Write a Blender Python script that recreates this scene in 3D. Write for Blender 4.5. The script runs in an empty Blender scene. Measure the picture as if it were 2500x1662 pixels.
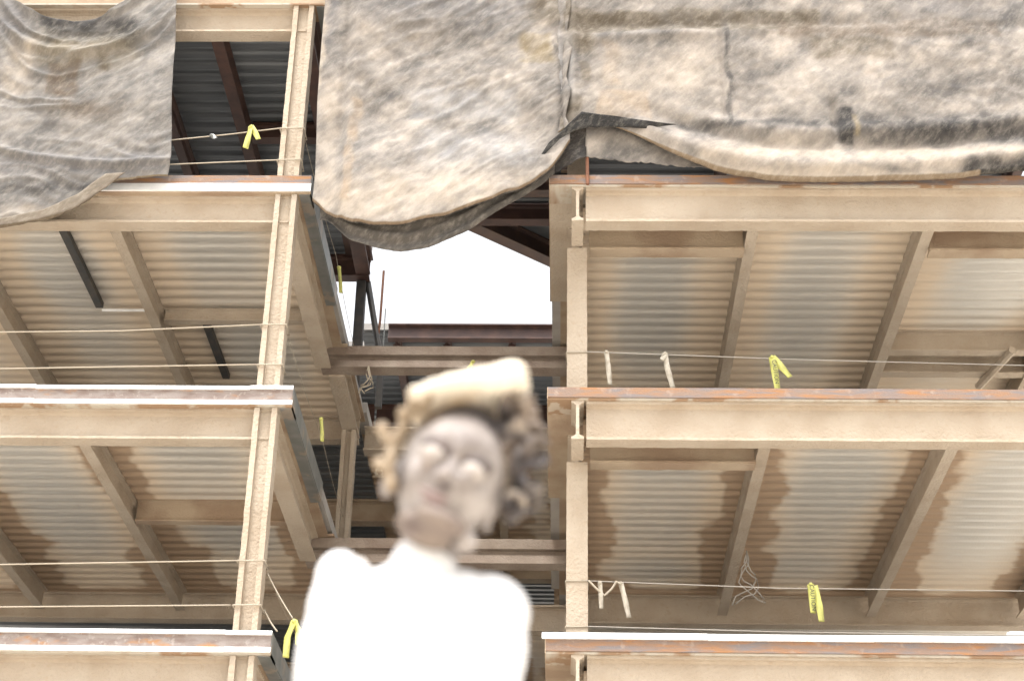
import bpy, bmesh, math, random
from mathutils import Vector, Matrix, noise
random.seed(7)
# ------------------------------------------------------------------ camera, sky, sun, exposure
S=bpy.context.scene; C=S.collection
cd=bpy.data.cameras.new('camera'); cam=bpy.data.objects.new('camera',cd); C.objects.link(cam); S.camera=cam
a=(0.99956,0.02358,0.01792); b=(-0.00467,-0.47201,0.88158); c=(0.02924,-0.88128,-0.47169)
cam.matrix_world=Matrix(((a[0],b[0],c[0],0),(a[1],b[1],c[1],0),(a[2],b[2],c[2],1.6),(0,0,0,1)))
# the photo's camera stands at x=0, y=0, eye height 1.6 m and looks up about 28 degrees
cd.sensor_width=36; cd.lens=60.28; cd.clip_end=2000; cd.clip_start=.05
cd.dof.use_dof=True; cd.dof.focus_distance=24.5; cd.dof.aperture_fstop=3.0
W=bpy.data.worlds.new('World'); S.world=W; W.use_nodes=True
nt=W.node_tree; bg=nt.nodes['Background']
sky=nt.nodes.new('ShaderNodeTexSky'); sky.sky_type='NISHITA'; sky.sun_disc=False
EL,AZ=math.radians(70),math.radians(200)
sky.sun_elevation=EL; sky.sun_rotation=AZ; sky.dust_density=6; sky.air_density=1.2; sky.ozone_density=.3
hs=nt.nodes.new('ShaderNodeHueSaturation'); hs.inputs['Saturation'].default_value=.12
nt.links.new(sky.outputs[0],hs.inputs['Color']); hs.inputs['Value'].default_value=1.1; nt.links.new(hs.outputs[0],bg.inputs[0]); bg.inputs[1].default_value=.15
sd=bpy.data.lights.new('sun','SUN'); sd.energy=1.1; sd.angle=math.radians(12); sd.color=(1,.97,.93)
so=bpy.data.objects.new('sun',sd); C.objects.link(so)
sdir=Vector((math.sin(AZ)*math.cos(EL),math.cos(AZ)*math.cos(EL),math.sin(EL)))
so.rotation_euler=sdir.to_track_quat('Z','Y').to_euler()
S.view_settings.view_transform='Standard'; S.view_settings.look='None'; S.view_settings.gamma=1
S.view_settings.exposure=1.4
S.cycles.max_bounces=8; S.cycles.diffuse_bounces=5

# ------------------------------------------------------------------ materials
def mat(name,base,rough=.8,metal=0,var=None,vscale=3,bump=0,bscale=40,vstretch=(1,1,1),lo=.4,hi=.65,detail=5,bstretch=None,speck=None,spscale=60,var2=None,v2scale=1.2,v2=(.55,.62),v2stretch=(1,1,1)):
    m=bpy.data.materials.new(name); m.use_nodes=True; t=m.node_tree; N=t.nodes; L=t.links
    p=N['Principled BSDF']; p.inputs['Roughness'].default_value=rough; p.inputs['Metallic'].default_value=metal
    p.inputs['Base Color'].default_value=(*base,1)
    tc=N.new('ShaderNodeTexCoord')
    def nz(scale,stretch,det=detail):
        mp=N.new('ShaderNodeMapping'); mp.inputs['Scale'].default_value=stretch
        n=N.new('ShaderNodeTexNoise'); n.inputs['Scale'].default_value=scale; n.inputs['Detail'].default_value=det
        L.new(tc.outputs['Object'],mp.inputs[0]); L.new(mp.outputs[0],n.inputs[0]); return n
    col=None
    def mixin(col,prev,colr,n,lo,hi,f=1):
        r=N.new('ShaderNodeMapRange'); r.inputs[1].default_value=lo; r.inputs[2].default_value=hi; r.inputs[4].default_value=f
        L.new(n.outputs[0],r.inputs[0])
        mx=N.new('ShaderNodeMix'); mx.data_type='RGBA'; L.new(r.outputs[0],mx.inputs[0])
        if prev: L.new(prev,mx.inputs[6])
        else: mx.inputs[6].default_value=(*base,1)
        mx.inputs[7].default_value=(*colr,1); return mx.outputs[2]
    if var: col=mixin(col,col,var,nz(vscale,vstretch),lo,hi)
    if var2: col=mixin(col,col,var2,nz(v2scale,v2stretch),v2[0],v2[1])
    if speck: col=mixin(col,col,speck,nz(spscale,(1,1,1),2),.6,.72,.7)
    if col: L.new(col,p.inputs['Base Color'])
    if bump:
        b_=N.new('ShaderNodeBump'); b_.inputs['Strength'].default_value=bump; b_.inputs['Distance'].default_value=.03
        n=nz(bscale,bstretch or (1,1,1),6); L.new(n.outputs[0],b_.inputs['Height']); L.new(b_.outputs[0],p.inputs['Normal'])
    return m
FP=mat('fireproofing_spray',(.42,.352,.275),.95,var=(.37,.30,.225),vscale=1.6,bump=.7,bscale=22,speck=(.38,.305,.225),spscale=12)
FPD=mat('fireproofing_spray_dark',(.37,.29,.205),.95,var=(.28,.20,.135),vscale=1.3,lo=.42,hi=.6,bump=.5,bscale=28)  # darker brown coat for soffits, cross beams and rear members
SOF=mat('stained_soffit',(.42,.375,.31),.85,var=(.27,.175,.105),vscale=.9,vstretch=(1,.25,1),lo=.50,hi=.54,bump=.2,var2=(.38,.32,.25),v2scale=5)
GALV=mat('galvanised_strip',(.80,.80,.79),.5,.0,var=(.70,.70,.69),vscale=6)
GREY=mat('dull_galvanised',(.20,.21,.20),.5,.5,var=(.26,.26,.25),vscale=4,var2=(.34,.29,.24),v2scale=2.5)
RUST=mat('rusty_steel_edge',(.21,.145,.11),.8,var=(.30,.14,.05),vscale=2.6,vstretch=(1,1,6),lo=.42,hi=.7,bump=.25,var2=(.17,.145,.14),v2scale=2.2,v2stretch=(1,1,7),v2=(.48,.62),speck=(.30,.23,.185),spscale=7)
RUSTG=mat('dusty_rusty_web',(.28,.24,.22),.85,var=(.20,.15,.13),vscale=4,vstretch=(1,1,3),bump=.25,var2=(.33,.18,.09),v2scale=2.6,v2stretch=(1,1,3),v2=(.56,.68),speck=(.36,.32,.29),spscale=16)
PRIM=mat('red_primer_steel',(.05,.025,.02),.6,.1,var=(.085,.042,.03),vscale=3,bump=.1)
PRIM2=mat('brown_primer_steel',(.085,.058,.05),.55,.2,var=(.12,.075,.055),vscale=4)
DKS=mat('dark_grey_steel_and_seam_shadow',(.06,.06,.06),.6,.3,var=(.09,.08,.07),vscale=5)
ROD=mat('rust_rod',(.20,.085,.045),.8,var=(.13,.055,.03),vscale=8)
CON=mat('concrete_slab',(.36,.34,.31),.9,var=(.30,.28,.26),vscale=2,bump=.2)
GROUND=mat('pale_dirt',(.64,.585,.51),.95,var=(.56,.505,.43),vscale=.4,bump=.4,bscale=3)
ROPE=mat('rope',(.36,.31,.24),.9); WIRE=mat('wire_rope',(.36,.33,.29),.6,.2)
YEL=mat('yellow_tape',(.50,.49,.13),.6,var=(.40,.385,.12),vscale=12); BEI=mat('dusty_tape',(.42,.38,.31),.8,var=(.32,.28,.22),vscale=15)
INK=mat('black_ink',(.02,.02,.02),.6)
DECKD=mat('bare_steel_deck',(.12,.13,.138),.5,.4,var=(.165,.172,.178),vscale=1.6,vstretch=(.3,2,1))

def deckmat():
    m=bpy.data.materials.new('oversprayed_steel_deck'); m.use_nodes=True; t=m.node_tree; N=t.nodes; L=t.links
    p=N['Principled BSDF']; at=N.new('ShaderNodeVertexColor'); at.layer_name='spray'
    sp=N.new('ShaderNodeSeparateColor'); L.new(at.outputs[0],sp.inputs[0])
    tc=N.new('ShaderNodeTexCoord'); mp=N.new('ShaderNodeMapping'); mp.inputs['Scale'].default_value=(1,3,1)
    n=N.new('ShaderNodeTexNoise'); n.inputs['Scale'].default_value=5; n.inputs['Detail'].default_value=6
    L.new(tc.outputs['Object'],mp.inputs[0]); L.new(mp.outputs[0],n.inputs[0])
    def M(op,a,b):
        q=N.new('ShaderNodeMath'); q.operation=op; q.use_clamp=(op in('ADD',))
        for i,v in enumerate((a,b)):
            if isinstance(v,(int,float)): q.inputs[i].default_value=v
            else: L.new(v,q.inputs[i])
        return q.outputs[0]
    def rng(v,l,h):
        r=N.new('ShaderNodeMapRange'); r.inputs[1].default_value=l; r.inputs[2].default_value=h; L.new(v,r.inputs[0]); return r.outputs[0]
    nn=M('MULTIPLY',M('SUBTRACT',n.outputs[0],.5),.5)
    s=rng(M('ADD',sp.outputs[0],nn),.0,1.0); w=rng(M('ADD',sp.outputs[1],nn),.25,.75)
    def mix(f,x,y):
        q=N.new('ShaderNodeMix'); q.data_type='RGBA'; L.new(f,q.inputs[0])
        for i,v in ((6,x),(7,y)):
            if isinstance(v,tuple): q.inputs[i].default_value=(*v,1)
            else: L.new(v,q.inputs[i])
        return q.outputs[2]
    c1=mix(s,(.57,.545,.495),(.61,.505,.385)); c2=mix(w,c1,(.39,.285,.195))
    L.new(c2,p.inputs['Base Color'])
    inv=M('SUBTRACT',1.,s); L.new(M('MULTIPLY',inv,.35),p.inputs['Metallic'])
    L.new(rng(s,-.6,1.1),p.inputs['Roughness'])
    bp=N.new('ShaderNodeBump'); bp.inputs['Strength'].default_value=.25; bp.inputs['Distance'].default_value=.02
    n2=N.new('ShaderNodeTexNoise'); n2.inputs['Scale'].default_value=30; L.new(tc.outputs['Object'],n2.inputs[0]); L.new(n2.outputs[0],bp.inputs['Height']); L.new(bp.outputs[0],p.inputs['Normal'])
    return m
DECK=deckmat()
def netmat():
    m=bpy.data.materials.new('dusty_debris_netting'); m.use_nodes=True; t=m.node_tree; N=t.nodes; L=t.links
    p=N['Principled BSDF']; p.inputs['Roughness'].default_value=.95
    at=N.new('ShaderNodeVertexColor'); at.layer_name='dirt_fold_shade'
    tc=N.new('ShaderNodeTexCoord'); m0=N.new('ShaderNodeMapping'); m0.inputs['Rotation'].default_value=(0,math.radians(48),0); mp=N.new('ShaderNodeMapping'); mp.inputs['Scale'].default_value=(1,1,2.4)
    n=N.new('ShaderNodeTexNoise'); n.inputs['Scale'].default_value=6; n.inputs['Detail'].default_value=9; n.inputs['Roughness'].default_value=.72
    L.new(tc.outputs['Object'],m0.inputs[0]); L.new(m0.outputs[0],mp.inputs[0]); L.new(mp.outputs[0],n.inputs[0])
    n3=N.new('ShaderNodeTexNoise'); n3.inputs['Scale'].default_value=45; n3.inputs['Detail'].default_value=3; L.new(mp.outputs[0],n3.inputs[0])
    def ov(prev,nn,lo,hi,colr,f):
        r=N.new('ShaderNodeMapRange'); r.inputs[1].default_value=lo; r.inputs[2].default_value=hi; r.inputs[4].default_value=f; L.new(nn.outputs[0],r.inputs[0])
        q=N.new('ShaderNodeMix'); q.data_type='RGBA'; L.new(r.outputs[0],q.inputs[0]); L.new(prev,q.inputs[6]); q.inputs[7].default_value=(*colr,1); return q.outputs[2]
    k=ov(at.outputs[0],n,.50,.75,(.15,.14,.13),.25); k=ov(k,n,.55,.15,(.72,.65,.56),.25)
    L.new(k,p.inputs['Base Color'])
    bp=N.new('ShaderNodeBump'); bp.inputs['Strength'].default_value=.42; bp.inputs['Distance'].default_value=.04
    L.new(n.outputs[0],bp.inputs['Height']); L.new(bp.outputs[0],p.inputs['Normal'])
    return m
NET=netmat()

# ------------------------------------------------------------------ helpers
def link(name,bm,m,parent=None,smooth=False,label=None):
    bmesh.ops.recalc_face_normals(bm,faces=bm.faces)
    me=bpy.data.meshes.new(name); bm.to_mesh(me); bm.free()
    me.materials.append(m)
    if smooth:
        for f in me.polygons: f.use_smooth=True
    o=bpy.data.objects.new(name,me); C.objects.link(o)
    if parent: 
        o.parent=parent; o.matrix_parent_inverse=parent.matrix_world.inverted()
    if label: o['label']=label
    return o
def empty(name,loc,label,cat,group=None):
    o=bpy.data.objects.new(name,None); C.objects.link(o); o.location=loc; o.empty_display_size=.3
    o.matrix_world=Matrix.Translation(loc)
    o['label']=label; o['category']=cat
    if group: o['group']=group
    return o
def tag(o,label,cat,group=None):
    o['label']=label; o['category']=cat
    if group: o['group']=group
    return o
def box(bm,x0,x1,y0,y1,z0,z1,tilt=0):
    v=[bm.verts.new(p) for p in ((x0,y0,z0),(x1,y0,z0),(x1,y1,z0),(x0,y1,z0),(x0,y0+tilt,z1),(x1,y0+tilt,z1),(x1,y1,z1),(x0,y1,z1))]
    for f in ((0,1,2,3),(7,6,5,4),(0,4,5,1),(1,5,6,2),(2,6,7,3),(3,7,4,0)): bm.faces.new([v[i] for i in f])
def ext(bm,prof,axis,a0,a1,step=.12,jit=0,sub=0):
    """sweep a closed 2-D outline along x, y or z, lumpy by jit metres (sprayed coating)"""
    if sub:
        q=[]
        for i,p in enumerate(prof):
            r=prof[(i+1)%len(prof)]; d=math.dist(p,r); k=max(1,round(d/sub))
            for j in range(k): q.append((p[0]+(r[0]-p[0])*j/k,p[1]+(r[1]-p[1])*j/k))
        prof=q
    n=max(1,int(round((a1-a0)/step))) if jit else 1
    rings=[]; cx=sum(p[0] for p in prof)/len(prof); cy=sum(p[1] for p in prof)/len(prof)
    for i in range(n+1):
        s=a0+(a1-a0)*i/n; ring=[]
        for p in prof:
            u,v=p
            if jit:
                w=noise.noise(Vector((u*9,v*9,s*7)))*jit+random.uniform(-1,1)*jit*.35
                d=math.hypot(u-cx,v-cy) or 1; u+=(u-cx)/d*w; v+=(v-cy)/d*w
            ring.append(bm.verts.new({'x':(s,u,v),'y':(u,s,v),'z':(u,v,s)}[axis]))
        rings.append(ring)
    for i in range(n):
        for j in range(len(prof)):
            k=(j+1)%len(prof); bm.faces.new((rings[i][j],rings[i][k],rings[i+1][k],rings[i+1][j]))
    bm.faces.new(rings[0]); bm.faces.new(rings[-1][::-1])
def iprof(c,z0,z1,bf,tf,tw,top=True,fil=.035):
    h=bf/2; w=tw/2
    p=[(c-h,z0),(c+h,z0),(c+h,z0+tf),(c+w+fil,z0+tf+.008),(c+w,z0+tf+fil)]
    if top: p+=[(c+w,z1-tf-fil),(c+w+fil,z1-tf-.008),(c+h,z1-tf),(c+h,z1),(c-h,z1),(c-h,z1-tf),(c-w-fil,z1-tf-.008),(c-w,z1-tf-fil)]
    else: p+=[(c+w,z1),(c-w,z1)]
    p+=[(c-w,z0+tf+fil),(c-w-fil,z0+tf+.008),(c-h,z0+tf)]
    return p
def tube(bm,pts,r,seg=6,flat=1):
    rings=[]
    P=[Vector(p) for p in pts]
    for i,p in enumerate(P):
        d=(P[min(i+1,len(P)-1)]-P[max(i-1,0)]).normalized(); u=d.cross(Vector((0,0,1)))
        if u.length<.1: u=d.cross(Vector((0,1,0)))
        u.normalize(); v=d.cross(u)
        rr=r[i] if isinstance(r,(list,tuple)) else r
        rings.append([bm.verts.new(p+u*math.cos(t)*rr+v*math.sin(t)*rr*flat) for t in [2*math.pi*k/seg for k in range(seg)]])
    for i in range(len(P)-1):
        for j in range(seg): bm.faces.new((rings[i][j],rings[i][(j+1)%seg],rings[i+1][(j+1)%seg],rings[i+1][j]))
    bm.faces.new(rings[0]); bm.faces.new(rings[-1][::-1])
def part(name,fn,m,parent,label=None,smooth=False):
    bm=bmesh.new(); fn(bm); return link(name,bm,m,parent,smooth,label)
def sm(a,b,x):
    t=max(0,min(1,(x-a)/(b-a))); return t*t*(3-2*t)
def deck(x0,x1,y0,y1,zlo,parent,m,fn=None,label=None,h=.036,pitch=.29,name='floor_deck'):
    bm=bmesh.new(); lay=bm.loops.layers.color.new('spray') if fn else None
    ys=[];y=y0
    while y<y1-.01:
        for dy,dz in ((0,0),(.10,.0),(.13,h*.25),(.165,h*.8),(.20,h),(.25,h*.85),(.275,h*.3)):
            if y+dy<y1: ys.append((y+dy,zlo+dz))
        y+=pitch
    ys.append((y1,zlo)); nx=max(1,int((x1-x0)/(.11 if fn else 3)))
    g=[[bm.verts.new((x0+(x1-x0)*i/nx,yy,zz)) for i in range(nx+1)] for yy,zz in ys]
    for j in range(len(ys)-1):
        for i in range(nx): bm.faces.new((g[j][i],g[j][i+1],g[j+1][i+1],g[j+1][i]))
    if fn:
        vc={}
        for f in bm.faces:
            for l in f.loops:
                k=l.vert
                if k not in vc: vc[k]=fn(k.co.x,k.co.y)
                s,w=vc[k]; l[lay]=(s,w,0,1)
    return link(name,bm,m,parent,bool(fn),label)

# ------------------------------------------------------------------ the setting
bm=bmesh.new(); n=24; R_=260
g=[[bm.verts.new((-R_+2*R_*i/n,-R_+2*R_*j/n,-.02 if abs(-R_+2*R_*i/n)<60 and abs(-R_+2*R_*j/n)<60 else noise.noise(Vector((i*.5,j*.5,0)))*.6-.3)) for i in range(n+1)] for j in range(n+1)]
for j in range(n):
    for i in range(n): bm.faces.new((g[j][i],g[j][i+1],g[j+1][i+1],g[j+1][i]))
gr=link('ground',bm,GROUND); gr['kind']='structure'

# ------------------------------------------------------------------ the steel frame building
B=empty('steel_frame_building',(2,24,0),'unfinished multi-storey steel building frame coated in sprayed beige fireproofing, with corrugated metal decks','building')
LV={0:5.1,1:8.62,2:12.12,3:15.59,4:19.08,5:22.6}
LJ=[-6.65,-9.12,-11.6]; RJ=[2.79,5.35]
def spray_fn(lines,ylines,wet,seed,xa,xb,center=.42,rear=26.5,patch=None,frontpatch=0):
    def f(x,y):
        d=min(abs(x-l) for l in lines); dy=min(abs(y-l) for l in ylines)
        nn=noise.fractal(Vector((x*1.1+seed,y*.7,seed)),1,2,3)*.28
        n2=noise.fractal(Vector((x*.7-seed,y*2.6,seed*2)),1,2,3)*.13
        s=1-sm(.35,1.05,d+nn*.6)*(1-.35*sm(1.2,.3,dy))*(1-.7*sm(rear-1,rear+1,y))*(1-center)
        if patch: 
            for (px,py,rx,ry,k) in patch: s-=k*sm(1.2,.3,math.hypot((x-px)/rx,(y-py)/ry))
        # damp coating: jagged bands beside the joists, broader on their right
        side=min(lines,key=lambda l:abs(x-l)); wd=.50 if x>side else .36
        wd*=1+.5*sm(22,29,y)
        w=wet*(1-sm(wd-.15,wd+.15,d+n2*.9+nn*1.1)) + wet*.9*(1-sm(.12,.5,abs(y-ylines[-1])+nn*.4))
        return max(0,min(1,s*.82+.22+nn*.25)),max(0,min(1,w))
    return f
def left_wing():
    x0,x1=-13.2,-3.69
    for k,zt in LV.items():
        if k==5: continue
        bare=(k==4); M_=PRIM if bare else FP; so=zt-.28
        # front beam, sprayed on every level
        part('front_beam',lambda bm:ext(bm,iprof(21.24,zt-.76,so-.03,.26,.035,.05,True),'x',x0,x1-.3,.12,.006,.09),FP,B)
        part('soffit_strip',lambda bm:box(bm,x0,x1,21.02,21.45,so-.03,so),SOF if k!=3 else FPD,B)
        part('soffit_strip',lambda bm:box(bm,x1-.53,x1-.015,21.45,24.35 if k<4 else 28.8,so-.03,so),FPD if k<4 else PRIM2,B)
        if k<4: part('soffit_strip',lambda bm:box(bm,x1-.43,-3.76,24.35,25.75,so-.03,so),FPD,B)
        # side beam
        part('side_beam',lambda bm:ext(bm,iprof(-4.05,zt-.74,so-.03,.26,.035,.05),'y',21.33,25.78,.15,.006 if not bare else 0,.1),M_,B)
        if k<4: part('soffit_strip',lambda bm:box(bm,x1-.43,-3.66,25.75,28.8,so-.03,so),FPD,B)
        part('side_beam',lambda bm:ext(bm,iprof(-3.86,zt-.74,so-.03,.28,.035,.05),'y',26.1,28.6,.15,.006 if not bare else 0,.1),M_,B)
        # joists
        for X in LJ:
            part('joist',lambda bm:ext(bm,iprof(X,zt-.64,so-.001,.16,.025,.035),'y',21.33,28.5,.15,.005 if not bare else 0,.1),M_,B)
        part('rear_beam',lambda bm:ext(bm,iprof(28.72,zt-.76,so-.001,.26,.035,.05),'x',x0,-3.75,.2,.006 if not bare else 0,.12),M_,B)
        if bare:
            deck(x0,x1-.4,21.45,28.6,so,B,DECKD,None,'bare grey steel deck')
            part('cross_beam',lambda bm:ext(bm,iprof(24.3,zt-.6,so-.001,.2,.025,.03),'x',LJ[0]+1.3,-4.15),M_,B)
            part('joist',lambda bm:ext(bm,iprof(-5.48,zt-.6,so-.001,.19,.025,.03),'y',21.33,28.5),M_,B)
        else:
            pt={3:[(-5.3,22.6,1.0,1.1,.45),(-5.0,26.4,.8,1.6,.6),(-7.9,23.4,.7,1.3,.5)],2:[(-5.2,22.6,1.,.9,.35),(-5.1,25.8,.8,1.2,.5),(-7.8,24,.9,3,.4)]}.get(k)
            deck(x0,x1-.4,21.45,28.6,so,B,DECK,spray_fn(LJ+[-4.05],[21.4,28.6],{3:.25,2:1,1:.6,0:.4}[k],k*3.1,x0,x1,.45,patch=pt))
            cy={3:24.62,2:24.45,1:24.5,0:24.5}[k]
            part('cross_beam',lambda bm:ext(bm,iprof(cy,zt-(.5 if k==3 else .64),so-.001,.16,.025,.035),'x',LJ[0]+.1,-4.12,.15,.005,.1),FP if k==3 else FPD,B)
            part('floor_slab',lambda bm:box(bm,x0,-3.62,28.6,31.4,so+.07,zt),CON,B)
        part('floor_slab',lambda bm:box(bm,x0,x1-.02,21.06,28.6,so+.075,zt-.01),CON,B)
        # pour stop: two bright galvanised lips with a rusty web between
        def lip(bm,za,zb): 
            xa=x0
            while xa<x1:
                xb=min(x1,xa+2.97); dz=random.uniform(-.006,.006); box(bm,xa,xb-.002,20.985+abs(dz)*.5,21.04,za+dz,zb+dz,.035); xa=xb
        e=part('edge_strip',lambda bm:box(bm,x0,x1-.01,21.03,21.06,so+.002,zt),FPD if k==4 else RUSTG if k!=3 else RUST,B,'rusty steel slab edge' if k<4 else None)
        if k<4: part('lower_lip',lambda bm:lip(bm,zt-.285 if k!=3 else zt-.285,zt-.212 if k!=3 else zt-.14),GALV,e)
        if k in(1,2,0): part('upper_lip',lambda bm:lip(bm,zt-.052,zt+.008),GALV,e)
        def side(bm):
            box(bm,x1-.015,x1,21.06,24.36,so-.03,zt); box(bm,x1-.17,x1-.015,21.06,24.36,so-.045,so-.031)
        part('side_strip',side,GREY,B,'dull grey galvanised strip along the side edge')
    # columns
    def hcol(bm,x,y,z0,z1,w=.315,d=.26,jit=.007):
        t=.075; h=w/2; q=d/2; ww=.045
        ext(bm,[(x-h,y-q),(x-h+t,y-q),(x-h+t,y-ww),(x+h-t,y-ww),(x+h-t,y-q),(x+h,y-q),(x+h,y+q),(x+h-t,y+q),(x+h-t,y+ww),(x-h+t,y+ww),(x-h+t,y+q),(x-h,y+q)],'z',z0,z1,.09,jit,.09)
    for X in (-4.05,-11.5):
        zs=[0]+[LV[k] for k in range(6)]
        for i in range(6):
            part('column',lambda bm:hcol(bm,X,21.17,zs[i],zs[i+1]-.315),FP,B)
    for i in range(4):
        zs=[0]+[LV[k] for k in range(4)]
        for X in (-3.87,-11.5):
            part('column',lambda bm:hcol(bm,X,28.3,zs[i],zs[i+1]-.76,.25),FP,B)
left_wing()
def right_wing():
    x0,x1=-.19,8.2
    for k,zt in LV.items():
        if k==5: continue
        bare=(k==4); M_=PRIM if bare else FP; dr={1:.23}.get(k,.15); so=zt-dr
        part('front_beam',lambda bm:ext(bm,iprof(21.19,zt-.755,so-.03,.26,.04,.05),'x',.335,x1,.12,.006,.09),FP,B)
        part('soffit_strip',lambda bm:box(bm,x0,x1,21.02,21.5,so-.03,so),SOF,B,'stained underside of the slab edge')
        part('soffit_strip',lambda bm:box(bm,x0,.45,21.5,24.45,so-.03,so),FPD if k!=3 else FP,B)
        part('soffit_strip',lambda bm:box(bm,-.03,.45,24.45,28.8,so-.03,so),FPD,B)
        part('side_beam',lambda bm:ext(bm,iprof(.215,zt-.755,so-.03,.17,.035,.045),'y',21.04,21.76,.1,.006,.08),FP,B)
        part('side_beam',lambda bm:ext(bm,iprof(.215,zt-.755,so-.03,.26,.035,.05),'y',22.15,28.6,.15,.006 if not bare else 0,.1),M_,B)
        lines=RJ+([7.93] if k else [7.93])
        for X in RJ+[7.93]:
            part('joist',lambda bm:ext(bm,iprof(X,zt-.64,so-.08,.165,.03,.04),'y',21.35,28.5,.15,.005 if not bare else 0,.1),M_,B)
        # beam on the column line, between side beam and first joist and again past the second
        for xa,xb in ((.40,2.70),(5.44,7.84)):
            if k==2 and xa>5: continue
            part('cross_beam',lambda bm:ext(bm,iprof(22.0,zt-.73,so-.08,.24,.035,.05),'x',xa,xb,.12,.008,.1),FPD,B)
        part('rear_beam',lambda bm:ext(bm,iprof(28.72,zt-.76,so-.08,.26,.035,.05),'x',.3,x1,.2,.006,.12),M_,B)
        if bare:
            deck(.3,x1,21.5,28.6,so-.07,B,DECKD,None,'bare grey steel deck')
        else:
            pt={3:[(1.45,24.5,.65,3.4,.45),(3.9,24.8,.7,3.2,.3),(7.1,23.6,1.1,1.5,.75)],2:[(1.5,22.9,.9,.9,.3),(1.5,27.4,.9,.7,.5),(4.1,23.6,1.,1.6,.45),(4.0,27.2,.8,.8,.4),(6.9,24.5,1.1,3.5,.5)]}.get(k)
            wet={3:.18,2:1.,1:.6,0:.4}[k]
            deck(.3,x1,21.5,28.6,so-.10,B,DECK,spray_fn([.2]+RJ+[7.93],[21.4,28.6],wet,k*5.3+1,x0,x1,.4 if k==3 else .45,patch=pt))
            deck(.3,x1,28.86,31.4,so-.10,B,DECK,lambda x,y:(.55,.1))
            part('floor_slab',lambda bm:box(bm,-.03,x1,28.6,31.4,so,zt),CON,B)
            if k==3:
                for cy in (25.35,26.15): part('cross_beam',lambda bm:ext(bm,iprof(cy,zt-.62,so-.08,.2,.03,.035),'x',5.44,7.84,.15,.005,.1),FP,B)
                part('brace',lambda bm:tube(bm,[(7.43,25.2,14.95),(7.15,26.5,14.93)],.07,8),FP,B)
        part('floor_slab',lambda bm:box(bm,x0+.02,x1,21.06,28.6,so+.001,zt-.01),CON,B)
        e=part('edge_strip',lambda bm:box(bm,x0,x1,21.0,21.06,so+.002,zt-.0),RUST,B,'orange and grey rusty slab edge angle')
        if k in(1,):
            def lip(bm):
                xa=x0-.05
                while xa<x1:
                    xb=min(x1,xa+2.1); dz=random.uniform(-.004,.004); box(bm,xa,xb-.003,20.96,21.0,zt-.075+dz,zt+.012+dz,.03); xa=xb
            part('upper_lip',lip,GALV,e)
        part('side_strip',lambda bm:box(bm,x0-.012,x0,21.0,24.45,so-.03,zt),FPD,B)
    def bcol(bm,x,y,z0,z1,w=.29,d=.3,jit=.006):
        h=w/2; q=d/2; t=.06
        ext(bm,[(x-h,y-q),(x+h,y-q),(x+h,y-q+t),(x+.04,y-q+t+.02),(x+.04,y+q-t-.02),(x+h,y+q-t),(x+h,y+q),(x-h,y+q),(x-h,y+q-t),(x-.04,y+q-t-.02),(x-.04,y-q+t+.02),(x-h,y-q+t)],'z',z0,z1,.07,jit,.07)
    zs=[0]+[LV[k] for k in range(6)]
    for X in (.215,7.93):
        for i in range(6):
            part('column',lambda bm:bcol(bm,X,21.96,zs[i],zs[i+1]-.755),FP,B)
    for i in range(4): 
        part('column',lambda bm:bcol(bm,.18,28.3,zs[i],zs[i+1]-.76,.25,.25),FP,B)
right_wing()
# link beams across the gap between the wings
def link_beam(zt,hh):
    def f(bm):
        ext(bm,[(25.82,zt-hh*.4),(26.1,zt-hh*.4),(26.1,zt),(25.82,zt)],'x',-4.1,.08,.15,.005,.08)
        ext(bm,[(25.93,zt-hh*.6),(26.0,zt-hh*.6),(26.0,zt-hh*.402),(25.93,zt-hh*.402)],'x',-4.1,.08)
        ext(bm,[(25.80,zt-hh),(26.12,zt-hh),(26.12,zt-hh*.602),(25.86,zt-hh*.602)],'x',-4.1,.08,.15,.005,.08)
    part('link_beam',f,mat('dusty_brown_link_steel',(.27,.22,.175),.9,var=(.20,.15,.115),vscale=2,bump=.5,bscale=25),B,'sprayed double beam bridging the gap between the wings')
for zt,hh in ((15.30,.41),(11.80,.42),(8.3,.42),(4.8,.42)): link_beam(zt,hh)
part('link_beam',lambda bm:ext(bm,iprof(25.0,18.45,18.75,.24,.03,.04),'x',-4.0,.1),PRIM2,B,'bare brown link beam near the top')
part('link_beam',lambda bm:ext(bm,iprof(25.9,18.45,18.75,.24,.03,.04),'x',-4.0,.1),PRIM2,B,'bare brown link beam near the top')
def diagroof(bm):
    for p,q in (((-2.1,26.75,18.5),(.0,28.6,18.5)),):
        d=Vector((q[0]-p[0],q[1]-p[1],0)).normalized(); nrm=Vector((-d.y,d.x,0))
        for w,z0,z1 in ((.14,18.5,18.53),(.02,18.53,18.86),(.14,18.86,18.89)):
            vs=[bm.verts.new(Vector(t)+nrm*s+Vector((0,0,zz))) for zz in (z0-18.5,z1-18.5) for t,s in ((p,-w),(q,-w),(q,w),(p,w))]
            for f in ((0,1,2,3),(7,6,5,4),(0,4,5,1),(1,5,6,2),(2,6,7,3),(3,7,4,0)): bm.faces.new([vs[i] for i in f])
part('roof_beam',diagroof,PRIM2,B,'slanting bare brown roof beam')
part('roof_beam',lambda bm:ext(bm,iprof(26.95,18.5,18.85,.24,.03,.04),'x',-3.9,-.1),PRIM,B)
def tri(bm):
    lo=[bm.verts.new(p) for p in ((-2.1,26.8,18.9),(.25,26.8,18.9),(.25,28.75,18.9),(.0,28.6,18.9))]; up=[bm.verts.new(v.co+Vector((0,0,.08))) for v in lo]
    bm.faces.new(lo); bm.faces.new(up[::-1])
    for i in range(4): bm.faces.new((lo[i],lo[(i+1)%4],up[(i+1)%4],up[i]))
part('floor_deck',tri,DECKD,B,'bare grey steel deck')
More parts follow.
